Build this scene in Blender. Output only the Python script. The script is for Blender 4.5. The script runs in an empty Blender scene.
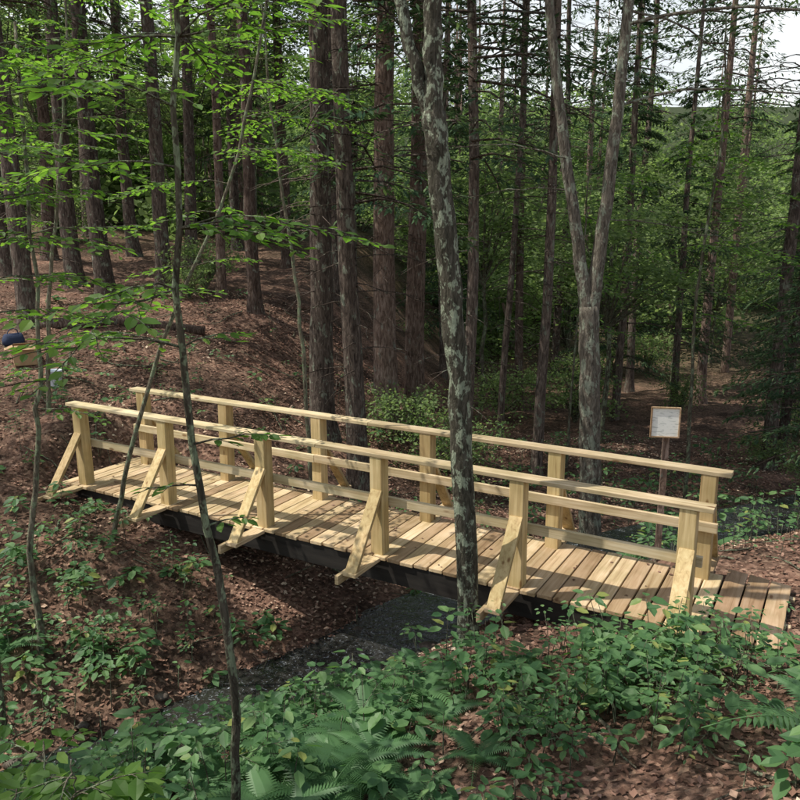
import bpy, math, random
import numpy as np
from mathutils import Vector, Matrix
random.seed(7); rng=np.random.default_rng(7)
S=bpy.context.scene
S.view_settings.view_transform='Standard'; S.view_settings.look='None'; S.view_settings.exposure=0
COL=S.collection
SUN=np.array([-.50,-.03,.84]); SUN/=np.linalg.norm(SUN)
BR_O=np.array([2.24,5.70]); BR_D=np.array([-.870,.494]); BR_N=np.array([-.494,-.870])

# ---------------------------------------------------------------- noise / terrain
def vnoise(x,y,seed=0):
    x=np.asarray(x,float);y=np.asarray(y,float)
    xi=np.floor(x);yi=np.floor(y);fx=x-xi;fy=y-yi
    fx=fx*fx*(3-2*fx);fy=fy*fy*(3-2*fy)
    def h(a,b):
        s=np.sin(a*127.1+b*311.7+seed*74.7)*43758.5453
        return s-np.floor(s)
    return (h(xi,yi)*(1-fx)+h(xi+1,yi)*fx)*(1-fy)+(h(xi,yi+1)*(1-fx)+h(xi+1,yi+1)*fx)*fy
def fbm(x,y,seed=0,o=4):
    r=0;a=.5
    for i in range(o):
        r=r+a*(vnoise(x,y,seed+i)-.5);x=x*2.03;y=y*2.03;a*=.5
    return r
def sst(a,b,x):
    t=np.clip((x-a)/(b-a),0,1);return t*t*(3-2*t)
def creek_d(x,y):
    return (x-.3)*.54-(y-7.5)*.84+.35*np.sin(x*.55+.4)
def H(x,y):
    x=np.asarray(x,float);y=np.asarray(y,float)
    d=creek_d(x,y)
    near=np.interp(d,[-1,0,.3,.6,1.3,2,3.2,4.5,6.1,9,16,60],[-1.28,-1.26,-1.2,-1.0,-.55,-.25,-.12,.35,1.4,2.2,3,6])
    left=np.interp(-d,[-1,0,.3,.7,1.5,2.5,3.5,6,9,20,60],[-1.28,-1.26,-1.2,-.98,-.68,-.3,-.05,.62,1.3,2.6,5.5])
    valley=np.interp(y,[5,9,12,18,30,40,70,120,300],[-1.2,-1.25,-1.4,-1.8,-2.2,-1.2,6,17,45])
    far=np.interp(y,[0,22,40,70,120,300],[0,0,2.0,7,18,45])
    w=sst(-3.2,2.6,x-(y-15)*.05)
    lf=left*(1-w)+np.minimum(valley,left)*w
    lf=np.where(y>22,np.maximum(lf,far*(1-w)+valley*w),lf)
    z=np.where(d>0,near,lf)
    z=z-sst(6,14,x)*sst(2,12,y)*1.0*(d>0)
    rough=fbm(x*.9,y*.9,3)*.30+fbm(x*3.1,y*3.1,9,3)*.14
    lx=(x-BR_O[0])*BR_D[0]+(y-BR_O[1])*BR_D[1]; ly=(x-BR_O[0])*BR_N[0]+(y-BR_O[1])*BR_N[1]
    inb=(1-sst(.2,.9,np.abs(ly+.55)-.5))*(1-sst(3.6,4.6,np.abs(lx-3.4)))
    ch=1-sst(.3,.9,np.abs(d))
    z=z+rough*(1-.8*inb)*(1-.6*ch*(np.abs(x)<7))
    z=np.where(inb>0,z*(1-inb)+np.minimum(z,-.16)*inb,z)
    return z
def Hs(x,y): return float(H(x,y))

# ---------------------------------------------------------------- node helpers
def newmat(name):
    m=bpy.data.materials.new(name);m.use_nodes=True;nt=m.node_tree;nt.nodes.clear()
    out=nt.nodes.new('ShaderNodeOutputMaterial');return m,nt,out
def N(nt,t,**k):
    n=nt.nodes.new(t)
    for a,b in k.items():
        if a in n.inputs.keys(): n.inputs[a].default_value=b
        else: setattr(n,a,b)
    return n
def ramp(nt,fac,stops):
    r=nt.nodes.new('ShaderNodeValToRGB');e=r.color_ramp.elements
    while len(e)<len(stops): e.new(.5)
    for i,(p,c) in enumerate(stops):
        e[i].position=p;e[i].color=(*c,1)
    nt.links.new(fac,r.inputs[0]);return r.outputs[0]
def mixc(nt,fac,a,b,mode='MIX'):
    n=nt.nodes.new('ShaderNodeMix');n.data_type='RGBA';n.blend_type=mode
    for sock,v in ((n.inputs[0],fac),(n.inputs[6],a),(n.inputs[7],b)):
        if isinstance(v,(int,float)): sock.default_value=v
        elif isinstance(v,tuple): sock.default_value=(*v,1)
        else: nt.links.new(v,sock)
    return n.outputs[2]
def mapped(nt,scale,off=True):
    tc=N(nt,'ShaderNodeTexCoord')
    m=N(nt,'ShaderNodeVectorMath',operation='MULTIPLY');m.inputs[1].default_value=scale
    nt.links.new(tc.outputs['Object'],m.inputs[0])
    if not off: return m.outputs[0],None
    at=N(nt,'ShaderNodeAttribute',attribute_name='rnd')
    mu=N(nt,'ShaderNodeMath',operation='MULTIPLY');mu.inputs[1].default_value=53.
    nt.links.new(at.outputs['Fac'],mu.inputs[0])
    a=N(nt,'ShaderNodeVectorMath',operation='ADD')
    nt.links.new(m.outputs[0],a.inputs[0]);nt.links.new(mu.outputs[0],a.inputs[1])
    return a.outputs[0],at.outputs['Fac']
def noise(nt,vec,scale,detail=5,rough=.6,dist=0):
    n=N(nt,'ShaderNodeTexNoise');n.inputs['Scale'].default_value=scale;n.inputs['Detail'].default_value=detail
    n.inputs['Roughness'].default_value=rough;n.inputs['Distortion'].default_value=dist
    nt.links.new(vec,n.inputs['Vector']);return n.outputs['Fac']
def finish(nt,out,col,rough=.8,bump=None,bs=.3,bd=.02,spec=.3):
    p=N(nt,'ShaderNodeBsdfPrincipled')
    if isinstance(col,tuple): p.inputs['Base Color'].default_value=(*col,1)
    else: nt.links.new(col,p.inputs['Base Color'])
    p.inputs['Roughness'].default_value=rough
    p.inputs['Specular IOR Level'].default_value=spec
    if bump is not None:
        b=N(nt,'ShaderNodeBump');b.inputs['Strength'].default_value=bs;b.inputs['Distance'].default_value=bd
        nt.links.new(bump,b.inputs['Height']);nt.links.new(b.outputs[0],p.inputs['Normal'])
    nt.links.new(p.outputs[0],out.inputs[0]);return p

def wood_mat(name,axis,tone=(1,1,1),vary=1.):
    m,nt,out=newmat(name)
    sc=[28,28,28];sc[axis]=1.3
    v,r=mapped(nt,sc)
    n1=noise(nt,v,1.0,4,.65,.6)
    c=lambda a:tuple(a[i]*tone[i] for i in range(3))
    col=ramp(nt,n1,[(.28,c((.37,.275,.165))),(.45,c((.59,.48,.305))),(.62,c((.71,.61,.425))),(.8,c((.77,.69,.52)))])
    sc2=[9,9,9];sc2[axis]=3.2
    v2,_=mapped(nt,sc2)
    vo=N(nt,'ShaderNodeTexVoronoi');vo.inputs['Scale'].default_value=.75;nt.links.new(v2,vo.inputs['Vector'])
    kn=ramp(nt,vo.outputs['Distance'],[(.0,(.20,.11,.05)),(.07,(.35,.2,.1)),(.13,(1,1,1))])
    col=mixc(nt,.8,col,kn,'MULTIPLY')
    v3,_=mapped(nt,(2.2,2.2,2.2))
    bl=noise(nt,v3,1,3)
    bl=ramp(nt,bl,[(.4,(.70,.72,.63)),(.62,(1,1,1))])
    col=mixc(nt,.8,col,bl,'MULTIPLY')
    br=ramp(nt,r,[(0,(.50,.43,.39)),(.3,(.80,.74,.69)),(.6,(1,.98,.95)),(1,(1.12,1.1,1.04))])
    col=mixc(nt,vary,col,br,'MULTIPLY')
    finish(nt,out,col,.68,n1,.25,.004,.3);return m
WX=wood_mat('pine_wood_x',0,vary=.6);WY=wood_mat('pine_wood_y',1,(.93,.87,.86));WZ=wood_mat('pine_wood_z',2,(.92,.85,.68),.6)
WR=wood_mat('ramp_wood',1,(.70,.60,.59))

def bark_mat(name,dark,mid,lite,lich=None,lcol=(.33,.37,.27),lth=.5,sc=26):
    m,nt,out=newmat(name)
    v,_=mapped(nt,(1,1,.22),False)
    oi=N(nt,'ShaderNodeObjectInfo')
    a=N(nt,'ShaderNodeVectorMath',operation='ADD');nt.links.new(v,a.inputs[0])
    mu=N(nt,'ShaderNodeMath',operation='MULTIPLY');mu.inputs[1].default_value=31;nt.links.new(oi.outputs['Random'],mu.inputs[0]);nt.links.new(mu.outputs[0],a.inputs[1])
    v=a.outputs[0]
    n1=noise(nt,v,sc,4,.7,.8)
    col=ramp(nt,n1,[(.32,dark),(.5,mid),(.72,lite)])
    hv=N(nt,'ShaderNodeHueSaturation');nt.links.new(col,hv.inputs['Color'])
    mr=N(nt,'ShaderNodeMapRange');mr.inputs[3].default_value=.6;mr.inputs[4].default_value=1.3
    nt.links.new(oi.outputs['Random'],mr.inputs[0]);nt.links.new(mr.outputs[0],hv.inputs['Value'])
    col=hv.outputs[0]
    if lich:
        v2,_=mapped(nt,(1,1,.6),False)
        n2=noise(nt,v2,lich,3,.75,.3)
        f=ramp(nt,n2,[(lth,(0,0,0)),(lth+.06,(1,1,1))])
        lc=ramp(nt,n1,[(.35,tuple(c*.5 for c in lcol)),(.6,lcol)])
        col=mixc(nt,f,col,lc)
    finish(nt,out,col,.92,n1,1.,.04,.15);return m
BK_HEM=bark_mat('hemlock_bark',(.034,.025,.021),(.11,.085,.07),(.25,.205,.17),7,(.24,.26,.20),.57)
BK_RED=bark_mat('hemlock_bark_brown',(.045,.030,.023),(.16,.112,.088),(.32,.25,.21),6,(.27,.27,.22),.59)
BK_MAP=bark_mat('maple_bark_lichen',(.035,.032,.024),(.10,.092,.068),(.20,.185,.15),13,(.36,.41,.30),.52,34)
BK_MP2=bark_mat('maple_bark_brown',(.035,.030,.024),(.115,.10,.08),(.23,.21,.17),9,(.32,.35,.27),.53,30)
BK_SAP=bark_mat('sapling_bark',(.05,.045,.032),(.14,.125,.09),(.25,.225,.17),14,(.25,.30,.19),.5)

def leaf_mat(name,stops,trans=.45,tcol=(1.6,1.9,.8),rough=.5,simple=False):
    m,nt,out=newmat(name)
    at=N(nt,'ShaderNodeAttribute',attribute_name='rnd')
    col=ramp(nt,at.outputs['Fac'],stops)
    if simple:
        p=N(nt,'ShaderNodeBsdfDiffuse');nt.links.new(col,p.inputs[0])
    else:
        p=N(nt,'ShaderNodeBsdfPrincipled');nt.links.new(col,p.inputs['Base Color'])
        p.inputs['Roughness'].default_value=rough;p.inputs['Specular IOR Level'].default_value=.35
    if trans==0:
        nt.links.new(p.outputs[0],out.inputs[0]);return m
    t=N(nt,'ShaderNodeBsdfTranslucent')
    tc=mixc(nt,1.,col,tcol,'MULTIPLY');nt.links.new(tc,t.inputs[0])
    mx=N(nt,'ShaderNodeMixShader');mx.inputs[0].default_value=trans
    nt.links.new(p.outputs[0],mx.inputs[1]);nt.links.new(t.outputs[0],mx.inputs[2]);nt.links.new(mx.outputs[0],out.inputs[0])
    return m
LF_BEECH=leaf_mat('beech_leaf',[(0,(.06,.13,.025)),(.5,(.10,.20,.045)),(1,(.18,.29,.07))],.55,(1.8,2.0,.8))
LF_UND=leaf_mat('undergrowth_leaf',[(0,(.045,.11,.045)),(.5,(.085,.18,.07)),(.93,(.15,.26,.10)),(1,(.26,.30,.09))],.35)
LF_FERN=leaf_mat('fern_leaf',[(0,(.05,.12,.05)),(1,(.11,.22,.09))],.35)
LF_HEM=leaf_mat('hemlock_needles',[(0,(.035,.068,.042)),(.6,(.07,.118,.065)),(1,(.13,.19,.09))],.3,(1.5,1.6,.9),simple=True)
LF_DEC=leaf_mat('deciduous_leaf',[(0,(.11,.165,.07)),(.5,(.19,.27,.12)),(1,(.31,.40,.19))],.5,(1.4,1.5,.9),simple=True)
LF_DEAD=leaf_mat('leaf_litter',[(0,(.09,.052,.038)),(.35,(.19,.11,.08)),(.7,(.32,.20,.15)),(.9,(.47,.34,.25)),(1,(.60,.50,.37))],0,simple=True)

# ---------------------------------------------------------------- mesh builder
class MB:
    def __init__(s): s.V=[];s.L=[];s.C=[];s.R=[];s.M=[];s.n=0;s.mi=0
    def inst(s,tv,tf,M,T,r):
        tv=np.asarray(tv,float);n=len(T);k=len(tv)
        V=np.einsum('nij,vj->nvi',M,tv)+T[:,None,:]
        s.V.append(V.reshape(-1,3))
        fl=np.concatenate([np.array(f) for f in tf]);fc=np.array([len(f) for f in tf])
        s.L.append((fl[None,:]+(np.arange(n)*k)[:,None]+s.n).ravel())
        s.C.append(np.tile(fc,n));s.R.append(np.repeat(r,len(tf)));s.M.append(np.full(n*len(tf),s.mi));s.n+=n*k
    def raw(s,V,F,r=.5):
        V=np.asarray(V,float);s.V.append(V)
        s.L.append(np.concatenate([np.array(f) for f in F])+s.n);s.C.append(np.array([len(f) for f in F]))
        s.R.append(np.full(len(F),r));s.M.append(np.full(len(F),s.mi));s.n+=len(V)
    def tube(s,P,rad,k=8,r=.5,wob=0):
        P=np.asarray(P,float);n=len(P);V=[]
        T=np.gradient(P,axis=0)
        for i in range(n):
            t=T[i]/(np.linalg.norm(T[i])+1e-9)
            a=np.array([1,0,0]) if abs(t[0])<.7 else np.array([0,1,0])
            u=np.cross(t,a);u/=np.linalg.norm(u);w=np.cross(t,u)
            for j in range(k):
                th=2*math.pi*j/k
                rr=rad[i]*(1+wob*math.sin(th*3+i*.9)+wob*random.uniform(-.5,.5))
                V.append(P[i]+rr*(math.cos(th)*u+math.sin(th)*w))
        F=[]
        for i in range(n-1):
            for j in range(k):
                F.append((i*k+j,i*k+(j+1)%k,(i+1)*k+(j+1)%k,(i+1)*k+j))
        F.append(tuple(range((n-1)*k,n*k)))
        s.raw(V,F,r)
    def mesh(s,name,mat,smooth=True):
        me=bpy.data.meshes.new(name)
        V=np.concatenate(s.V);L=np.concatenate(s.L);C=np.concatenate(s.C);R=np.concatenate(s.R)
        me.vertices.add(len(V));me.vertices.foreach_set('co',V.astype(np.float32).ravel())
        me.loops.add(len(L));me.loops.foreach_set('vertex_index',L.astype(np.int32))
        me.polygons.add(len(C));st=np.concatenate([[0],np.cumsum(C)[:-1]]).astype(np.int32)
        me.polygons.foreach_set('loop_start',st)
        me.update(calc_edges=True)
        a=me.attributes.new('rnd','FLOAT','FACE');a.data.foreach_set('value',R.astype(np.float32))
        me.polygons.foreach_set('use_smooth',np.full(len(C),smooth))
        for q in (mat if isinstance(mat,(list,tuple)) else [mat]): me.materials.append(q)
        if isinstance(mat,(list,tuple)): me.polygons.foreach_set('material_index',np.concatenate(s.M).astype(np.int32))
        me.validate();return me
def obj(name,me,parent=None,loc=(0,0,0),rot=(0,0,0),sc=(1,1,1)):
    if me is not None and me.users>0: me=me.copy()
    o=bpy.data.objects.new(name,me);COL.objects.link(o);o.location=loc;o.rotation_euler=rot;o.scale=sc
    if parent: o.parent=parent
    return o
def frames(d,up):
    d=d/np.linalg.norm(d,axis=1,keepdims=True)
    x=np.cross(d,up);x/=np.linalg.norm(x,axis=1,keepdims=True)+1e-9
    z=np.cross(x,d)
    return np.stack([x,d,z],axis=2)
LEAF_V=[(0,0,0),(0,.33,-.04),(0,.7,-.04),(0,1,-.06),(-.27,.28,.04),(-.25,.66,.03),(.27,.28,.04),(.25,.66,.03)]
LEAF_F=[(0,1,4),(4,1,2,5),(5,2,3),(0,6,1),(6,7,2,1),(7,3,2)]
QF=[(0,1,2,3)]
class Leaves:
    def __init__(s): s.p=[];s.d=[];s.u=[];s.s=[]
    def add(s,p,d,u,sz): s.p.append(p);s.d.append(d);s.u.append(u);s.s.append(sz)
    def to(s,mb,tv=LEAF_V,tf=LEAF_F):
        if not s.p: return
        p=np.array(s.p);d=np.array(s.d);u=np.array(s.u);sz=np.array(s.s)
        M=frames(d,u)*sz[:,None,None]
        mb.inst(tv,tf,M,p,np.clip(rng.normal(.5,.25,len(p)),0,1))

# ---------------------------------------------------------------- ground
n=520
t=np.linspace(-4.9,4.9,n);gx=4.0*np.sinh(t);gy=gx+7
X,Y=np.meshgrid(gx,gy,indexing='xy');Z=H(X,Y)
V=np.stack([X,Y,Z],-1).reshape(-1,3)
idx=np.arange(n*n).reshape(n,n)
F=np.stack([idx[:-1,:-1],idx[:-1,1:],idx[1:,1:],idx[1:,:-1]],-1).reshape(-1,4)
m,nt,out=newmat('forest_floor')
v,_=mapped(nt,(1,1,1),False)
n1=noise(nt,v,1.1,3,.6);n2=noise(nt,v,22,4,.7)
vo=N(nt,'ShaderNodeTexVoronoi');vo.inputs['Scale'].default_value=26;nt.links.new(v,vo.inputs['Vector'])
sep=N(nt,'ShaderNodeSeparateColor');nt.links.new(vo.outputs['Color'],sep.inputs[0])
cell=ramp(nt,sep.outputs[0],[(0,(.055,.036,.028)),(.4,(.14,.086,.064)),(.75,(.26,.165,.125)),(1,(.42,.30,.22))])
soil=ramp(nt,n2,[(.3,(.035,.024,.018)),(.55,(.12,.078,.058)),(.75,(.25,.165,.125))])
c=mixc(nt,.5,soil,cell)
big=ramp(nt,n1,[(.33,(.45,.45,.44)),(.5,(.95,.93,.9)),(.64,(1.4,1.3,1.25))])
c=mixc(nt,1.,c,big,'MULTIPLY')
sx=N(nt,'ShaderNodeSeparateXYZ');nt.links.new(v,sx.inputs[0])
mr=N(nt,'ShaderNodeMapRange');mr.inputs[1].default_value=20;mr.inputs[2].default_value=45;nt.links.new(sx.outputs[1],mr.inputs[0])
gr=ramp(nt,n2,[(.35,(.02,.03,.014)),(.6,(.055,.07,.03)),(.75,(.10,.12,.05))])
c=mixc(nt,mr.outputs[0],c,gr)
finish(nt,out,c,.95,n2,.8,.04,.1)
mb=MB();mb.V.append(V);mb.L.append(F.ravel());mb.C.append(np.full(len(F),4));mb.R.append(np.full(len(F),.5))
obj('forest_ground',mb.mesh('forest_ground',m))

# stream
m,nt,out=newmat('stream_water')
v,_=mapped(nt,(1,1,1),False);w=noise(nt,v,10,3,.6,1.)
fo=noise(nt,v,16,4,.7,2.)
fc=ramp(nt,fo,[(.56,(.022,.022,.020)),(.64,(.12,.13,.14)),(.72,(.62,.68,.75))])  # pale riffle foam flecks, painted into the colour to give the water glint
p=finish(nt,out,fc,.05,w,.4,.04,1.)
xs=np.linspace(-7,7,90);V=[];F=[]
for i,x in enumerate(xs):
    y=7.5+((x-.3)*.54+.35*math.sin(x*.55+.4))/.84
    for k in (-.7,-.2,.2,.7):
        V.append((x-k*.54,y+k*.84,-1.12+.004*x))
for i in range(89):
    for k in range(3): a=i*4+k;F.append((a,a+4,a+5,a+1))
mb=MB();mb.raw(V,F);obj('stream',mb.mesh('stream',m))
def stones():
    m,nt,out=newmat('stone');v,_=mapped(nt,(1,1,1),False);a=noise(nt,v,14,4,.7)
    c=ramp(nt,a,[(.3,(.04,.03,.025)),(.55,(.10,.08,.065)),(.75,(.19,.16,.13))]);finish(nt,out,c,.6,a,.5,.02)
    mb=MB()
    for i in range(110):
        x=random.uniform(-4,3.4);off=random.gauss(0,.42)
        y=7.5+((x-.3)*.54+.35*math.sin(x*.55+.4))/.84+off
        r=random.uniform(.02,.09);z=Hs(x,y)+r*.4
        V=[];F=[];s=random.random()*9
        for a in range(7):
            ph=math.pi*a/6
            for b in range(9):
                th=2*math.pi*b/9
                q=1+.25*math.sin(3*th+s+a)+.12*math.sin(5*th*a+s)
                V.append((x+r*1.2*q*math.sin(ph)*math.cos(th),y+r*q*math.sin(ph)*math.sin(th),z+r*.6*math.cos(ph)))
        for a in range(6):
            for b in range(9): F.append((a*9+b,a*9+(b+1)%9,(a+1)*9+(b+1)%9,(a+1)*9+b))
        mb.raw(V,F)
    obj('stream_stones',mb.mesh('stream_stones',m))
stones()

def litter():
    n=120000
    x=rng.normal(0,5.0,n);y=rng.uniform(1.5,18,n)
    k=(np.abs(x)<12)&(np.abs(creek_d(x,y))>.35);x=x[k];y=y[k];n=len(x)
    pk=vnoise(x*1.5,y*1.5,5)+rng.uniform(-.5,.5,n)>.25;x=x[pk];y=y[pk];n=len(x)
    z=H(x,y)+rng.uniform(.002,.02,n)
    a=rng.uniform(0,6.283,n);d=np.stack([np.cos(a),np.sin(a),rng.normal(0,.25,n)],1)
    up=np.stack([rng.normal(0,.35,n),rng.normal(0,.35,n),np.ones(n)],1)
    s=rng.uniform(.025,.068,n)
    M=frames(d,up)*s[:,None,None]
    patch=vnoise(x*.8,y*.8,15)
    mb=MB();mb.inst([(0,0,0),(.33,.4,.1),(0,1,.02),(-.33,.4,.1)],[(0,1,2),(0,2,3)],M,np.stack([x,y,z],1),np.clip(rng.uniform(0,1,n)*(.55+.75*patch),0,1))
    k=70;lx=rng.uniform(0,7,k);ly=rng.uniform(-1.0,.05,k)
    px=BR_O[0]+lx*BR_D[0]+ly*BR_N[0];py=BR_O[1]+lx*BR_D[1]+ly*BR_N[1]
    a=rng.uniform(0,6.28,k);d=np.stack([np.cos(a),np.sin(a),np.zeros(k)],1)
    mb.inst([(0,0,0),(.33,.4,.1),(0,1,.02),(-.33,.4,.1)],[(0,1,2),(0,2,3)],frames(d,np.tile([[0,0,1.]],(k,1)))*rng.uniform(.02,.05,k)[:,None,None],np.stack([px,py,np.full(k,.006)],1),rng.uniform(0,.7,k))
    obj('leaf_litter',mb.mesh('leaf_litter',LF_DEAD,False))
    mb=MB()
    for i in range(380):
        x=random.gauss(0,4.5);y=random.uniform(2,17);a=random.uniform(0,6.28);L=random.uniform(.15,1.0)
        P=[]
        for q in range(5):
            xx=x+math.cos(a)*L*q/4+random.gauss(0,.015);yy=y+math.sin(a)*L*q/4+random.gauss(0,.015)
            P.append((xx,yy,Hs(xx,yy)+.02+random.uniform(0,.02)))
        mb.tube(P,np.linspace(.009,.003,5)*random.uniform(.6,1.9),4)
    obj('fallen_twigs',mb.mesh('fallen_twigs',BK_SAP))
litter()

# ---------------------------------------------------------------- footbridge
def box(mb,c,s,R=None,r=None):
    c=np.array(c,float);s=np.array(s,float)/2
    V=np.array([(x,y,z) for x in(-1,1) for y in(-1,1) for z in(-1,1)],float)*s
    if R is not None: V=V@np.array(R).T
    mb.raw(V+c,[(0,1,3,2),(4,6,7,5),(0,4,5,1),(2,3,7,6),(0,2,6,4),(1,5,7,3)],random.random() if r is None else r)
def rotm(ax,a): return np.array(Matrix.Rotation(a,3,ax))
bridge=obj('wooden_footbridge',None,loc=(BR_O[0],BR_O[1],0),rot=(0,0,math.atan2(BR_D[1],BR_D[0])))
def part(name,mb,mat,bev=.004):
    o=obj(name,mb.mesh(name,mat,False),bridge)
    b=o.modifiers.new('bevel','BEVEL');b.width=bev;b.segments=2;b.limit_method='ANGLE';return o
LEN=6.98;BAY=LEN/5
mb=MB();x=-.16
while x<LEN+.25:
    w=.136;g=random.uniform(.010,.017)
    ys=.10+random.uniform(-.012,.012);ye=-1.08+random.uniform(-.012,.012)
    box(mb,(x+w/2,(ys+ye)/2,-.019+random.uniform(-.002,.002)),(w,ys-ye,.038),rotm('Z',random.uniform(-.004,.004)))
    x+=w+g
part('deck_boards',mb,WY,.006)
mb=MB()
sl=math.radians(5)
for i in range(3):
    xc=-.262-i*.180
    box(mb,(xc,-.66+random.uniform(-.02,.02),-.035+(xc+.18)*math.tan(sl)),(.168,1.27,.040),rotm('Y',-sl)@rotm('Z',random.uniform(-.006,.006)))
part('approach_ramp_boards',mb,WR,.006)
mb=MB()
for y in(-.12,-.6,-1.16): box(mb,(-.47,y,-.14),(.56,.06,.09),rotm('Y',-sl))
part('ramp_sleepers',mb,WX)
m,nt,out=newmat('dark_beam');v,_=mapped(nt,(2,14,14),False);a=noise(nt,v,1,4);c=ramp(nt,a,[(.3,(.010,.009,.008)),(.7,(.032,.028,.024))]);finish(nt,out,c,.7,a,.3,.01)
mb=MB()
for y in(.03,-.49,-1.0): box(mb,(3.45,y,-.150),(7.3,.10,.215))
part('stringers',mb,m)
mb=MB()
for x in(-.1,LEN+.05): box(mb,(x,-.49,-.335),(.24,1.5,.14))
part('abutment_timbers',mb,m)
mb=MB()
NY=.0;FY=-.97
for i in range(6):
    x=i*BAY
    for y in(NY,FY):
        box(mb,(x+random.uniform(-.01,.01),y,.37),(.130,.130,1.19),rotm('Y',random.uniform(-.012,.012))@rotm('X',random.uniform(-.008,.008)))
part('posts',mb,WZ,.006)
mb=MB()
for y in(NY,FY):
    for a,b in((-.17,BAY*2.5-.002),(BAY*2.5+.002,LEN+.17)):
        box(mb,((a+b)/2,y+random.uniform(-.004,.004),.984),(b-a,.140,.036))
for y in(NY-.0870,FY+.0870):
    for a,b in((-.10,BAY*3-.002),(BAY*3+.002,LEN+.1)):
        box(mb,((a+b)/2,y,.50+random.uniform(-.004,.004)),(b-a,.038,.089))
part('rails',mb,WX)
mb=MB();mo=MB()
for i in range(6):
    x=i*BAY
    for s,y in((1,NY),(-1,FY)):
        a=np.array([x,y+s*.085,.60]);b=np.array([x,y+s*.50,.02])
        L=np.linalg.norm(b-a)+.10;c=(a+b)/2
        th=math.atan2(s*(.415),.58)
        box(mb,c,(.118,.038,L),rotm('X',th))
        box(mo,(x+.088,y+s*.30,-.058),(.038,.66,.088))
        box(mo,(x,y+s*.34,-.0185+.001),(.140,.44,.036))
part('braces',mb,WZ);part('outriggers',mo,WY)

# ---------------------------------------------------------------- trees
def wob_path(P,n=14,j=.02):
    P=np.array(P,float);t=np.linspace(0,1,len(P));tt=np.linspace(0,1,n)
    Q=np.stack([np.interp(tt,t,P[:,i]) for i in range(3)],1)
    for _ in range(2):
        Q[1:-1]=(Q[:-2]+2*Q[1:-1]+Q[2:])/4
    Q[1:-1,:2]+=rng.normal(0,j,(n-2,2));return Q
def bridge_sun_cull(p,keep):
    # gap cut into the canopy along the sun direction so the bridge stays lit
    q=p-SUN[None,:]*(p[:,2:3]/SUN[2])
    lx=(q[:,0]-BR_O[0])*BR_D[0]+(q[:,1]-BR_O[1])*BR_D[1];ly=(q[:,0]-BR_O[0])*BR_N[0]+(q[:,1]-BR_O[1])*BR_N[1]
    ins=(lx>-1.0)&(lx<7.4)&(ly>-1.4)&(ly<.6)
    return (~ins)|(rng.random(len(p))<keep)
def hem_crown(name,z0,Ht,nb,Lmax,seed,per=110,dz=None,dn=0,lo=.11,hi=.21):
    r=np.random.default_rng(seed);mb=MB()
    for i in range(nb):
        f=(i+.5)/nb;z=z0+(Ht-z0)*f**1.1;a=r.uniform(0,6.283)
        L=(Lmax*(1-f)**.75+.3)*r.uniform(.5,1.15)
        if r.random()<.15: continue
        ca,sa=math.cos(a),math.sin(a);K=11
        k=r.integers(2,K+1,per);t=k/K*.97+r.normal(0,.006,per);side=np.where(r.random(per)<.5,-1,1)
        w=(.36*L*(1-t)**.7+.07);s=w*np.sqrt(r.random(per))
        ax=t*L+s*.55;ay=side*s*.83
        up0=r.uniform(-.05,.28)
        zz=z+up0*L*t-(.38*t**2)*L-s*.25+r.normal(0,.02,per)
        px=ax*ca-ay*sa;py=ax*sa+ay*ca
        d=np.stack([ca*.55-side*.83*sa,sa*.55+side*.83*ca,-.3+r.normal(0,.15,per)],1)
        dd=d+r.normal(0,.25,(per,3));up=np.stack([r.normal(0,.3,per),r.normal(0,.3,per),np.ones(per)],1)
        sz=r.uniform(lo,hi,per)
        M=frames(dd,up)*sz[:,None,None]
        mb.mi=0
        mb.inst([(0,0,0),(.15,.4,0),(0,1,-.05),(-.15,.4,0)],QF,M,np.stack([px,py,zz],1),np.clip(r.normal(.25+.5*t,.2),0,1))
        mb.mi=1
        T=np.linspace(0,.95,4);mb.tube(np.stack([T*L*ca,T*L*sa,z+up0*L*T-.38*T**2*L],1),np.linspace(.022,.004,4)*(.6+L*.3),3)
    mb.mi=1
    for i in range(dn):
        z=r.uniform(*dz);a=r.uniform(0,6.283);L=r.uniform(.3,1.9)*(.5+.5*z/dz[1]);T=np.linspace(0,1,5)
        up=r.uniform(-.1,.25);P=np.stack([T*L*math.cos(a),T*L*math.sin(a),z+up*L*T-.35*L*T**2],1)
        P[2:,:2]+=r.normal(0,.03*L,(3,2));mb.tube(P,np.linspace(.013,.003,5),3)
        for q in range(r.integers(1,5)):
            k=r.integers(1,4);b=a+r.choice([-1,1])*r.uniform(.5,1.1);l=L*r.uniform(.15,.4)
            mb.tube([P[k],P[k]+np.array([math.cos(b)*l*.5,math.sin(b)*l*.5,-.02]),P[k]+np.array([math.cos(b)*l,math.sin(b)*l,-.1*l-.05])],[.006,.004,.002],3)
    return mb.mesh(name,[LF_HEM,BK_HEM])
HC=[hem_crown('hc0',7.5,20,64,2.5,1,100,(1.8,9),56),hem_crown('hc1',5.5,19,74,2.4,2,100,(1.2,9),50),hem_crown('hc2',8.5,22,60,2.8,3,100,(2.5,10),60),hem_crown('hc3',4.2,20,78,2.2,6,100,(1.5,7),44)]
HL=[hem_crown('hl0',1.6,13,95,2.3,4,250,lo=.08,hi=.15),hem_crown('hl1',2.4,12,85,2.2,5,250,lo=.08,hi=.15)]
HF=hem_crown('hf',1.5,17,90,2.9,8,110,lo=.16,hi=.30)
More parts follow.
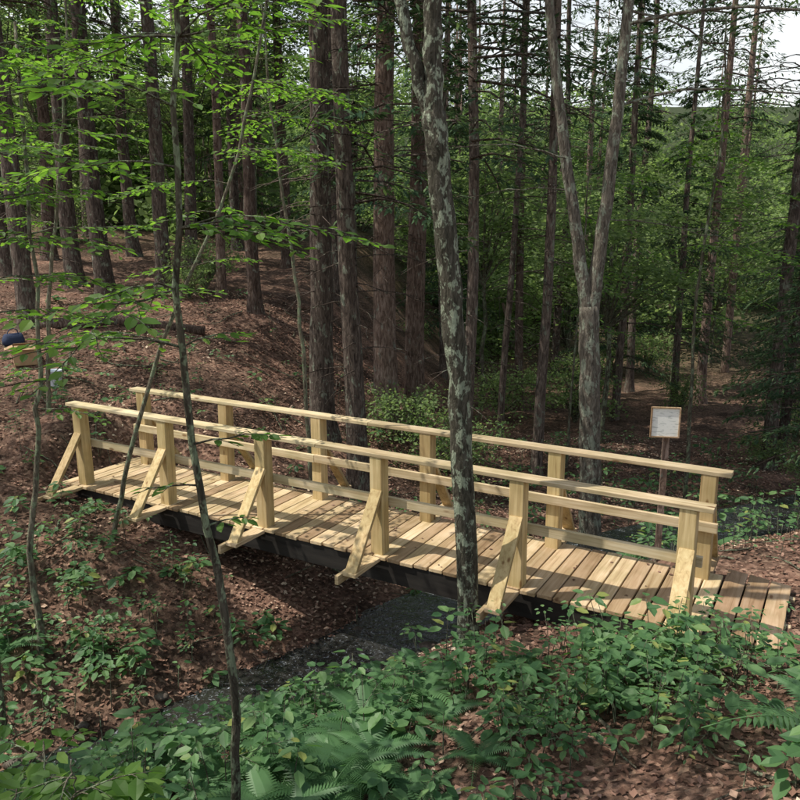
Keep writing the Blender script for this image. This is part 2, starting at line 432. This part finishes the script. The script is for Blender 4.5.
def hem_tree(x,y,dia,lean=(0,0),crown=None,mat=None,Ht=19,name='hemlock_tree'):
    z=Hs(x,y)-.1
    e=obj(name,None,None,loc=(x,y,z))
    n=22;T=np.linspace(0,1,n);hh=Ht*T**1.25
    rad=dia/2*(1-.85*T)*(1+.5*np.exp(-hh/.22))+.01
    ph=random.uniform(0,6.28);am=random.uniform(.02,.09)
    px=lean[0]*hh+am*np.sin(hh*.5+ph)+np.cumsum(rng.normal(0,.012,n))*.8;py=lean[1]*hh+np.cumsum(rng.normal(0,.012,n))*.8
    mb=MB();mb.tube(np.stack([px-px[0],py-py[0],hh],1),rad,14,wob=.045)
    obj('trunk',mb.mesh('trunk',mat or BK_HEM),e)
    rt=(-math.atan(lean[1]),math.atan(lean[0]),random.uniform(0,6.28))
    cm=crown if crown is not None else random.choice(HC)
    sc=Ht/20*random.uniform(.9,1.1)
    obj('crown',cm,e,rot=rt,sc=(sc,sc,sc))
    return e
def atu(u,Yd): return (u-400)*.001243*Yd
spec=[
(318,12,26,-.006,0),(356,11,22,-.012,0),(386,14,26,0,1),(414,14.6,22,.004,1),(468,13,13,0,0),(252,16,13,-.01,1),
(160,18,15,.0,0),(190,21,12,.01,0),(217,17,9,0.02,1),(101,17,18,-.02,0),(70,18,17,-.02,0),(20,14,19,-.03,0),
(46,21,13,.01,1),(2,19,15,-.02,0),(132,23,12,0,0),(286,22,11,.01,1),(337,20,9,0,0),
(545,14,11,.01,0),(525,21,9,-.02,1),(560,27,8,0,0),(640,24,8,.01,0),(716,22,10,0,1),(792,15,14,.02,0),
(236,25,10,0,0),(88,26,11,0,0),(505,17,7,.03,0)]
for u,Yd,px,ln,mt in spec:
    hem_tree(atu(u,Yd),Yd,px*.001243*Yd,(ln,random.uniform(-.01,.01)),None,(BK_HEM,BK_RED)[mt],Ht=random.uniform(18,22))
for x,y,h in((6.9,12.6,11),(9.2,17,13),(5.6,20,11),(11.5,22,12),(5.9,9.9,9.5),(-12,24,12),(7.8,15.5,9),(1.2,22,10),(7.5,21,10)):
    hem_tree(x,y,.2,(0,0),random.choice(HL),None,Ht=h*1.4)

def dec_crown(name,seed,R=3.,Hh=4.,nc=75,per=130,lsz=(.09,.16),flat=.35,center=(0,0,0),cull=None,sprd=.5):
    r=np.random.default_rng(seed)
    c=r.normal(0,1,(nc,3));c/=np.linalg.norm(c,axis=1,keepdims=True);c*=r.uniform(.35,1,(nc,1))
    c*=np.array([R,R,Hh]);c+=np.array(center)
    p=np.repeat(c,per,0)+r.normal(0,1,(nc*per,3))*np.array([sprd,sprd,sprd*flat])
    if cull is not None:
        p=p[bridge_sun_cull(p,cull)]
    n=len(p);a=r.uniform(0,6.283,n)
    d=np.stack([np.cos(a),np.sin(a),r.normal(-.35,.4,n)],1);up=np.stack([r.normal(0,.6,n),r.normal(0,.6,n),np.ones(n)],1)
    M=frames(d,up)*r.uniform(*lsz,n)[:,None,None]
    mb=MB();mb.inst([(0,0,0),(.36,.5,.04),(0,1,-.03),(-.36,.5,.04)],QF,M,p,np.clip(r.normal(.5,.25,n),0,1))
    mb.mi=1;b0=np.array(center)-np.array([0,0,Hh*1.05])
    for q in c[::3]:
        mid=b0+(q-b0)*.5+np.array([0,0,.3]);mb.tube([b0,mid,q],[.05,.03,.008],4)
    return mb.mesh(name,[LF_DEC,BK_SAP])
DC=[dec_crown('dc0',21,3.,4.,58,80,(.14,.26)),dec_crown('dc1',22,3.4,3.6,60,80,(.14,.26)),dec_crown('dc2',23,2.4,4.6,52,80,(.14,.26))]
SH=[dec_crown('sh0',31,1.0,1.0,34,60,(.06,.11),.3,sprd=.25),dec_crown('sh1',32,1.3,.8,34,60,(.06,.11),.3,sprd=.25)]
forest=obj('distant_forest',None)
tk=MB()
for i in range(74):
    y=(30 if i<26 else 40)+(16 if i<26 else 50)*random.random()**1.2;x=random.uniform(-.62,.62)*y
    h=random.uniform(2.0,7.0)
    if i<26: h=random.uniform(1.6,3.4)
    if x>.12*y: h*=.65
    sc=random.uniform(.6,1.25)*(1+y/170)
    z=Hs(x,y);s=(sc,sc,sc*random.uniform(.8,1.2));r=(0,0,random.uniform(0,6.28))
    obj('distant_crown',DC[random.randrange(3)],forest,(x,y,z+h),r,s)
    tk.tube([(x,y,z-.3),(x+random.uniform(-.3,.3),y,z+h*.5),(x,y,z+h)],[.14,.11,.06],6)
for i in range(44):
    y=random.uniform(25,62);x=random.uniform(-.6,.6)*y;z=Hs(x,y);r=(0,0,random.uniform(0,6.28))
    low=(i%2==0);q=random.uniform(.45,.85) if low else 1
    obj('distant_crown',HF if low else random.choice(HC),forest,(x,y,z),r,(q,q,q))
    H2=19*q;tk.tube([(x,y,z-.3),(x+random.uniform(-.2,.2),y,z+H2*.5),(x,y,z+H2)],[random.uniform(.10,.2)*q,.11*q,.02],7)
obj('distant_trunks',tk.mesh('distant_trunks',BK_RED),forest)
for i in range(34):
    y=random.uniform(12,30);x=random.uniform(-.55,.6)*y
    if x<-.5 and random.random()<.6: continue
    if x>-.5 and y<18 and random.random()<.5: continue
    sh=random.choice(SH);z=Hs(x,y);e=obj('understory_shrub',None,loc=(x,y,z))
    sc=random.uniform(.4,1.0);r=(0,0,random.uniform(0,6.28))
    obj('foliage',sh,e,(0,0,1.0*sc),r,(sc,sc,sc))
for x,y,h,sc in((4.5,17,4.5,.6),(2.2,21,5.5,.7),(8.5,24,6,.8),(-1.5,26,6,.8),(-7,27,5.5,.8),(6.0,28,4,.8),(12,30,5,.9),(-13,30,6,.9),(.8,30,4,.8),(-4,22,6,.6),(-10,21,6,.6)):
    z=Hs(x,y);e=obj('young_maple_tree',None,loc=(x,y,z-.1));d=random.choice(DC)
    mb=MB();mb.tube(wob_path([(0,0,0),(.1,0,h*.5),(0,0,h)],8,.03),np.linspace(.07,.03,8),8)
    obj('trunk',mb.mesh('trunk',BK_SAP),e);r=(0,0,random.uniform(0,6.28))
    obj('crown',d,e,(0,0,h),r,(sc,sc,sc*.8))

def custom_tree(name,base,stems,mat,wob=.04,k=16,bare=()):
    e=obj(name,None,loc=base);mb=MB()
    for P,r0,r1 in stems:
        Q=wob_path(P,30,.008);T=np.linspace(0,1,30)
        rad=(r0+(r1-r0)*T)
        if abs(P[0][2])<.3: rad=rad*(1+.6*np.exp(-(Q[:,2]-Q[0,2])/.16))
        mb.tube(Q,rad,k,wob=wob)
    for p,a,L,up,r0 in bare:
        P=np.array(p,float);T=np.linspace(0,1,9);Q=np.stack([P[0]+T*L*math.cos(a),P[1]+T*L*math.sin(a),P[2]+up*L*T-.25*L*T**2],1)
        Q[1:]+=np.cumsum(rng.normal(0,.02*L/2,(8,3)),0);mb.tube(Q,np.linspace(r0,.003,9),5)
        for i in range(2,8):
            b=a+random.choice([-1,1])*random.uniform(.4,1.0);l=L*random.uniform(.12,.3)
            R=np.array([Q[i],Q[i]+[math.cos(b)*l*.5,math.sin(b)*l*.5,.0],Q[i]+[math.cos(b)*l,math.sin(b)*l,-.12*l]]);mb.tube(R,[.006,.004,.002],3)
    obj('trunk',mb.mesh('trunk',mat),e)
    return e
zb=Hs(2.6,10)-.15
e=custom_tree('forked_maple_tree',(2.6,10,zb),[([(0,0,0),(-.07,0,1.4),(-.14,0,2.6),(-.2,0,3.5)],.150,.125),
  ([(-.16,0,2.9),(-.20,0,3.3),(-.26,0,3.7),(-.37,0,4.3),(-.62,.05,5.6),(-.85,.1,7.2),(-1.2,.2,10),(-1.4,.3,14)],.11,.03),
  ([(-.16,0,2.9),(-.18,0,3.2),(-.16,0,3.6),(-.10,-.02,4.3),(0,-.05,5.6),(.08,-.1,7.5),(.3,-.1,10),(.6,0,14)],.125,.03)],BK_MP2,
  bare=[((.0,0,5.9),-.3,3.4,.25,.020),((.05,-.1,6.8),-.6,3.6,.1,.022),((-.5,0,5.3),3.3,1.6,.3,.012),((-.1,0,4.6),.2,1.8,.1,.010),((-.4,0,4.9),2.6,1.5,.2,.010),((0,0,7),.5,3,.0,.018)])
obj('crown',dec_crown('fm_crown',41,3.0,2.6,34,80,(.10,.16),center=(-.4,0,11.5)),e)
zb=-.66
e=custom_tree('striped_maple_tree',(.60,6.1,zb),[([(0,0,0),(-.03,0,1.0),(-.11,0,2.1),(-.20,0,3.15),(-.31,0,4.2),(-.35,0,4.55)],.090,.086),
  ([(-.33,0,4.25),(-.42,.0,4.6),(-.58,.0,5.2),(-.8,.1,6.2),(-1.3,.2,9.5)],.055,.03),
  ([(-.33,0,4.25),(-.37,.0,4.9),(-.36,-.03,5.6),(-.3,-.1,7.0),(-.1,-.1,10.5)],.082,.035)],BK_MAP,wob=.06)
obj('crown',dec_crown('mm_crown',42,2.6,2.0,22,70,(.10,.16),center=(.6,6.1,10.5),cull=.1),e,(-.6,-6.1,-zb))
for i,(x,y,z,R) in enumerate(((-7.2,3.8,10,3.5),(-5.2,.2,9.5,3.2),(-10.5,8.5,11,3.6))):  # unseen maples out of frame, added to cast dappled shade
    zb=Hs(x,y);e=custom_tree('offframe_dapple_maple',(x,y,zb-.1),[([(0,0,0),(.1,0,4),(0,.1,z-zb-2)],.18,.08)],BK_MAP)
    obj('crown',dec_crown('mt%d'%i,50+i,R,1.6,24,150,(.11,.18),center=(x,y,z),cull=.05,sprd=.30),e,(-x,-y,-zb+.1))

# ---------------------------------------------------------------- leafy beech saplings
def twig_path(p,a,L,up,n=6,droop=.25):
    T=np.linspace(0,1,n);P=np.stack([p[0]+T*L*math.cos(a),p[1]+T*L*math.sin(a),p[2]+up*L*T-droop*L*T**2],1)
    P[1:]+=rng.normal(0,.012*L,(n-1,3));return P
def leafy(tb,lf,p,a,L,up=.25,ls=.075,r0=.006):
    P=twig_path(p,a,L,up);tb.tube(P,np.linspace(r0,.0018,6),4)
    nt_=max(3,int(L/.12))
    def leaves(Q,a2,l):
        k=max(2,int(l/.045))
        for i in range(k):
            t=(i+.6)/k*(len(Q)-1);j=min(int(t),len(Q)-2);q=Q[j]+(Q[j+1]-Q[j])*(t-j)
            s=1 if i%2 else -1;b=a2+s*random.uniform(.6,1.1)
            if i==k-1: b=a2
            lf.add(q,(math.cos(b),math.sin(b),random.uniform(-.5,.08)),(random.gauss(0,.3),random.gauss(0,.3),1),ls*random.uniform(.6,1.2))
    for i in range(nt_):
        t=(.2+.8*i/nt_)*5;j=min(int(t),4);q=P[j]+(P[j+1]-P[j])*(t-j)
        s=1 if i%2 else -1;b=a+s*random.uniform(.5,.95);l=L*random.uniform(.2,.42)*(1.1-.6*i/nt_)
        Q=twig_path(q,b,l,random.uniform(-.05,.15),4);tb.tube(Q,[.003,.0025,.002,.0015],3);leaves(Q,b,l)
    leaves(P[2:],a,L*.6)
def sapling(name,base,path,r0,r1,brs,extra=None,ls=.075):
    e=obj(name,None,loc=base);b=np.array(base)
    mb=MB();Q=wob_path(path,24,.010)-b;mb.tube(Q,np.linspace(r0,r1,24)*(1+.4*np.exp(-np.arange(24)/1.2)),9,wob=.05)
    lf=Leaves()
    for br in brs:
        z,a,L=br[:3];up=br[3] if len(br)>3 else .25
        k=int(np.argmin(abs(Q[:,2]+b[2]-z)));leafy(mb,lf,Q[k],math.radians(a),L,up,ls)
    m2=MB();lf.to(m2)
    obj('trunk',mb.mesh('trunk',BK_SAP),e);obj('leaves',m2.mesh('leaves',LF_BEECH,False),e)
    return e
def rb(n,z0,z1,l0,l1,u1=.3): return [(random.uniform(z0,z1),random.uniform(0,360),random.uniform(l0,l1),random.uniform(0,u1)) for i in range(n)]
brs=rb(30,2.75,4.9,.5,1.2,.4)+[(2.1,20,.45),(1.75,200,.3),(2.5,150,.8),(2.6,190,.8),(2.5,60,.5),(1.5,30,.25)]
sapling('beech_sapling',(-.91,3.75,-.2),[(-.91,3.75,-.2),(-.90,3.75,.1),(-.872,3.75,.84),(-.99,3.75,1.57),(-1.05,3.75,2.25),(-1.04,3.75,3.2),(-.975,3.75,4.05),(-.9,3.8,5.6)],.028,.010,brs)
sapling('beech_sapling',(-3.2,6.5,-.9),[(-3.25,6.5,-.9),(-3.3,6.5,.2),(-3.1,6.5,1.3),(-3.0,6.5,2.3),(-2.95,6.5,4.6)],.032,.012,rb(22,1.4,4.4,.4,1.1))
sapling('beech_sapling',(-3.16,8,-.6),[(-3.16,8,-.6),(-3.0,8,.3),(-2.41,8,2.03),(-1.62,8,3.52),(-1.2,8,5.4)],.030,.012,rb(20,2.2,5.2,.4,1.2))
sapling('beech_sapling',(-3.2,5.6,-.9),[(-3.2,5.6,-.95),(-3.15,5.6,1.2),(-2.9,5.6,3),(-2.6,5.6,5.6)],.022,.01,rb(34,2.2,5.5,.6,1.3))
sapling('beech_sapling',(-4.9,10.5,0),[(-4.9,10.5,-.1),(-4.7,10.5,2),(-4.3,10.6,4.5),(-4.1,10.8,7)],.035,.01,rb(26,3,6.5,.6,1.4))
sapling('beech_sapling',(-1.2,10.2,-.3),[(-1.2,10.2,-.4),(-1.3,10.2,2),(-1.6,10.2,4.5),(-1.7,10.2,7)],.03,.01,rb(22,3.8,6.5,.6,1.4))
sapling('beech_sapling',(4.6,12,-1.3),[(4.6,12,-1.4),(4.5,12,2),(4.7,12,4.5),(4.6,12,6)],.03,.01,rb(28,1.6,5.5,.6,1.4))
sapling('beech_sapling',(3.2,14.5,-1.3),[(3.2,14.5,-1.5),(3.3,14.5,2),(3.4,14.5,5)],.025,.01,rb(22,.5,4.8,.6,1.4))

# ---------------------------------------------------------------- undergrowth seedlings
def undergrowth():
    tb=MB();lf=Leaves()
    blobs=[(1.6,4.85,.5,85,.45),(.95,4.7,.4,45,.36),(2.15,5.0,.3,34,.5),(1.5,4.2,.6,30,.32),(.5,5.2,.25,18,.4),(-.35,4.8,.45,34,.32),(2.4,4.0,.5,14,.3),
      (-2.0,3.8,.4,30,.45),(-2.6,4.6,.5,50,.5),(-2.7,5.3,.8,60,.45),(-1.3,5.0,.6,50,.36),(-1.1,6.2,.5,14,.35),(.6,3.5,.6,16,.22),(3.3,4.6,.6,14,.3),(-1.6,4.4,.5,50,.4),
      (-3.4,6.8,.8,60,.35),(-2.2,7.2,.7,30,.3),
      (3.5,9,1.2,90,.55),(1.5,9.5,1.0,60,.5),(-4.8,7.6,.9,60,.45),(-5.5,10.5,1.5,60,.4),(-2.6,8.3,.6,24,.3),(4.5,11,1.5,90,.6),(-3,13,3,80,.3),(3.5,14,2.2,90,.6)]
    for cx,cy,s,n,h in blobs:
        for i in range(n):
            x=random.gauss(cx,s);y=random.gauss(cy,s*.8)
            if y<2.6: continue
            lx=(x-BR_O[0])*BR_D[0]+(y-BR_O[1])*BR_D[1]; ly=(x-BR_O[0])*BR_N[0]+(y-BR_O[1])*BR_N[1]
            if -1.3<lx<7.4 and -1.35<ly<.2: continue
            if abs(creek_d(x,y))<.5: continue
            z=Hs(x,y);hh=h*random.uniform(.3,1.2);a=random.uniform(0,6.28);ln=random.uniform(0,.3)*hh
            P=[(x,y,z),(x+ln*.4*math.cos(a),y+ln*.4*math.sin(a),z+hh*.55),(x+ln*math.cos(a),y+ln*math.sin(a),z+hh)]
            tb.tube(P,[.004,.003,.002],4)
            ls=random.choice([.05,.07,.09,.12])*random.uniform(.8,1.15)
            for tier in range(random.choice([1,2,2,3])):
                q=np.array(P[2])*(1-tier*.28)+np.array(P[0])*(tier*.28)
                m_=random.randint(3,6);a0=random.uniform(0,6.28)
                for k in range(m_):
                    b=a0+k*6.283/m_+random.uniform(-.3,.3);pt=random.uniform(.01,.05)+tier*.02
                    c=q+np.array([math.cos(b)*pt,math.sin(b)*pt,.005])
                    lf.add(c,(math.cos(b),math.sin(b),random.uniform(-.5,.15)),(random.gauss(0,.25),random.gauss(0,.25),1),ls*random.uniform(.7,1.2))
            if random.random()<.4:
                leafy(tb,lf,np.array(P[1]),random.uniform(0,6.28),random.uniform(.2,.5),.35,ls*.85,.003)
    m2=MB();lf.to(m2)
    e=obj('undergrowth_plants',None);obj('stems',tb.mesh('stems',BK_SAP),e);obj('leaves',m2.mesh('leaves',LF_UND,False),e)
undergrowth()
for x,y,h in((-1.55,3.2,.8),(-1.85,3.55,.75),(-1.3,3.05,.5),(-1.9,3.2,.6)):
    z=Hs(x,y);brs=[(z+h*random.uniform(.5,1),random.uniform(0,360),random.uniform(.25,.5),.3) for i in range(6)]
    sapling('beech_seedling',(x,y,z),[(x,y,z),(x+.03,y,z+h*.5),(x+.02,y,z+h)],.006,.003,brs,ls=.115)

def frond():
    V=[];F=[];n=26
    for i in range(n):
        t=(i+1)/(n+1);y=t*.92;z=.55*t-.75*t*t;l=.20*math.sin(math.pi*min(1,t*.82+.16))**.8*(1.05-t*.55)
        for s in(-1,1):
            b=len(V);w=.017
            V+=[(0,y-w,z),(s*l*.5,y-w*.8+.03,z-.01),(s*l,y+.055,z-.035),(s*l*.5,y+w*1.1+.03,z-.01),(0,y+w,z)]
            F.append((b,b+1,b+2,b+3,b+4) if s>0 else (b+4,b+3,b+2,b+1,b))
    b=len(V)
    for i in range(8):
        t=i/7;y=t*.97;z=.55*t-.75*t*t;V+=[(-.004,y,z-.002),(.004,y,z-.002)]
    for i in range(7): F.append((b+i*2,b+i*2+1,b+i*2+3,b+i*2+2))
    return V,F
FV,FF=frond()
def fern(x,y,L,nf,name='fern_plant',sel=None):
    z=Hs(x,y);ds=[];up=[];s=[]
    for k in range(nf):
        a=6.283*k/nf+random.uniform(-.3,.3) if sel is None else math.radians(sel[k])
        ds.append((math.cos(a),math.sin(a),random.uniform(.1,.5)));up.append((0,0,1));s.append(L*random.uniform(.75,1.15))
    M=frames(np.array(ds),np.array(up))*np.array(s)[:,None,None]
    mb=MB();mb.inst(FV,FF,M,np.tile([[0,0,0.02]],(nf,1)).astype(float),rng.random(nf))
    obj(name,mb.mesh('fern',LF_FERN,False),loc=(x,y,z))
for i in range(32):
    fern(random.gauss(-.3,.38),random.gauss(4.3,.4),random.uniform(.3,.55),random.randint(6,9))
for x,y in((-2.4,4.4),(-2.9,4.6),(2.9,8.9),(3.4,9.6),(2.3,9.3),(-1.6,4.2),(4.2,9.8),(-.9,5.3),(-.5,3.6),(3.9,10.6),(-2.1,4.2),(-2.6,5.0),(-1.2,3.9),(-3.4,5.2),(-3.6,6.4),(-1.4,5.6)): fern(x,y,random.uniform(.3,.5),8)
fern(2.2,3.4,.7,4,sel=[150,185,20,100])

# ---------------------------------------------------------------- trail sign
def sign():
    e=obj('trail_sign',None,loc=(2.70,7.75,Hs(2.7,7.75)),rot=(0,0,math.radians(-8)));zt=1.12-Hs(2.7,7.75)
    mb=MB();box(mb,(.03,.045,zt/2-.02),(.06,.05,zt+.26));obj('sign_post',mb.mesh('sp',BK_RED,False),e)
    m,nt,out=newmat('sign_paper');v,_=mapped(nt,(1,1,1),False)
    br=N(nt,'ShaderNodeTexNoise');mp=N(nt,'ShaderNodeVectorMath',operation='MULTIPLY');mp.inputs[1].default_value=(14,1,70)
    nt.links.new(v,mp.inputs[0]);nt.links.new(mp.outputs[0],br.inputs['Vector']);br.inputs['Scale'].default_value=1
    c=ramp(nt,br.outputs['Fac'],[(.0,(.78,.80,.76)),(.55,(.8,.82,.78)),(.62,(.55,.58,.55))]);finish(nt,out,c,.25,spec=.5)
    mb=MB();box(mb,(0,0,zt),(.265,.015,.295));obj('sign_panel',mb.mesh('panel',m,False),e)
    mb=MB()
    for s in(-1,1): box(mb,(s*.138,-.004,zt),(.014,.03,.315));box(mb,(0,-.004,zt+s*.152),(.260,.028,.014))
    obj('sign_frame',mb.mesh('frame',WR,False),e)
sign()

# ---------------------------------------------------------------- work gear left by the path
def gear():
    m,nt,out=newmat('cardboard');v,_=mapped(nt,(1,1,1),False);c=ramp(nt,noise(nt,v,12,3),[(.3,(.34,.22,.12)),(.7,(.45,.31,.18))]);finish(nt,out,c,.85)
    x,y=-5.95,12.3;e=obj('cardboard_box',None,loc=(x,y,Hs(x,y)),rot=(0,0,.5))
    mb=MB();t=.008;w,d,h=.32,.26,.26
    box(mb,(0,0,.01),(w-.02,d-.02,.01))
    for s in(-1,1): box(mb,(s*w/2,0,h/2),(t,d+t,h));box(mb,(0,s*d/2,h/2+.001),(w-t,t,h))
    for s in(-1,1):
        box(mb,(s*(w/2+.06),0,h+.02),(.13,d-.02,t*.7),rotm('Y',s*.35));box(mb,(0,s*(d/2+.06),h+.03),(w-.03,.12,t*.7),rotm('X',-s*.5))
    obj('box_body',mb.mesh('boxb',m,False),e)
    m,nt,out=newmat('white_plastic');finish(nt,out,(.62,.68,.74),.35)
    x,y=-5.15,11.5;e=obj('plastic_bucket',None,loc=(x,y,Hs(x,y)))
    mb=MB();k=24;prof=[(.0,0),(.085,0),(.09,.02),(.105,.22),(.115,.225),(.115,.24),(.10,.24),(.095,.22),(.08,.03),(0,.03)]
    V=[(r*math.cos(2*math.pi*j/k),r*math.sin(2*math.pi*j/k),z) for r,z in prof for j in range(k)]
    F=[(i*k+j,i*k+(j+1)%k,(i+1)*k+(j+1)%k,(i+1)*k+j) for i in range(len(prof)-1) for j in range(k)];mb.raw(V,F)
    A=np.linspace(0,math.pi,14);mb.tube(np.stack([.115*np.cos(A),-.115*np.sin(A),.23-.09*np.sin(A)],1),np.full(14,.004),5)
    obj('bucket_body',mb.mesh('bk',m),e)
    m,nt,out=newmat('tool_bag_fabric');v,_=mapped(nt,(1,1,1),False);finish(nt,out,(.03,.045,.09),.8,noise(nt,v,40,3),.4)
    x,y=-6.45,13.0;e=obj('tool_bag',None,loc=(x,y,Hs(x,y)),rot=(0,0,.9))
    mb=MB()
    T=[(0,.0,.9),(.02,1,1),(.10,1.02,1.04),(.17,.9,.7),(.20,.82,.25)]
    V=[];k=16
    for z,a,b in T:
        for j in range(k):
            th=2*math.pi*j/k;V.append((.17*max(a,.02)*np.sign(math.cos(th))*abs(math.cos(th))**.6,.10*b*np.sign(math.sin(th))*abs(math.sin(th))**.6,z))
    F=[(i*k+j,i*k+(j+1)%k,(i+1)*k+(j+1)%k,(i+1)*k+j) for i in range(4) for j in range(k)]+[tuple(range(4*k,5*k))]
    mb.raw(V,F);mb.tube(np.stack([.09*np.cos(A),0*A,.19+.09*np.sin(A)],1),np.full(14,.008),6)
    obj('bag_body',mb.mesh('bag',m),e)
gear()
mb=MB();mb.tube([(-6.4,13.9,Hs(-6.4,13.9)+.05),(-5.2,14.3,Hs(-5.2,14.3)+.1),(-3.6,14.4,Hs(-3.6,14.4)+.08)],[.11,.10,.08],10,wob=.06);obj('fallen_log',mb.mesh('log',BK_RED))

# ---------------------------------------------------------------- light, sky, camera
W=bpy.data.worlds.new('World');S.world=W;W.use_nodes=True;nt=W.node_tree
sky=nt.nodes.new('ShaderNodeTexSky');sky.sky_type='NISHITA';sky.sun_disc=False
el=math.asin(SUN[2]);az=math.atan2(SUN[0],SUN[1])
sky.sun_elevation=el;sky.sun_rotation=az;sky.air_density=1.;sky.dust_density=2.5
# white mixed into the lower sky, added to brighten it and the ambient light
tc=nt.nodes.new('ShaderNodeTexCoord');sp=nt.nodes.new('ShaderNodeSeparateXYZ');nt.links.new(tc.outputs['Generated'],sp.inputs[0])
mr=nt.nodes.new('ShaderNodeMapRange');mr.inputs[1].default_value=.15;mr.inputs[2].default_value=.75;mr.inputs[3].default_value=.9;mr.inputs[4].default_value=.1
nt.links.new(sp.outputs[2],mr.inputs[0])
no=noise(nt,tc.outputs['Generated'],3,4,.6)
no=ramp(nt,no,[(.35,(.6,.6,.6)),(.6,(1,1,1))])
mm=nt.nodes.new('ShaderNodeMath');mm.operation='MULTIPLY';nt.links.new(mr.outputs[0],mm.inputs[0]);nt.links.new(no,mm.inputs[1])
sky_white=mixc(nt,mm.outputs[0],sky.outputs[0],(8.2,8.4,8.3))
bg=nt.nodes['Background'];bg.inputs[1].default_value=.15;nt.links.new(sky_white,bg.inputs[0])
L=bpy.data.lights.new('sun','SUN');L.energy=5;L.angle=math.radians(.5);L.color=(1,.94,.84)
lo=obj('sun',L);lo.rotation_euler=Vector(SUN).to_track_quat('Z','Y').to_euler()
cam=bpy.data.cameras.new('camera');co=obj('camera',cam,loc=(0,0,3.085),rot=(math.radians(90-12.6),0,0))
cam.sensor_width=36;cam.lens=36*785/800;cam.clip_end=1000;cam.clip_start=.05;S.camera=co
print('objects',len(bpy.data.objects))
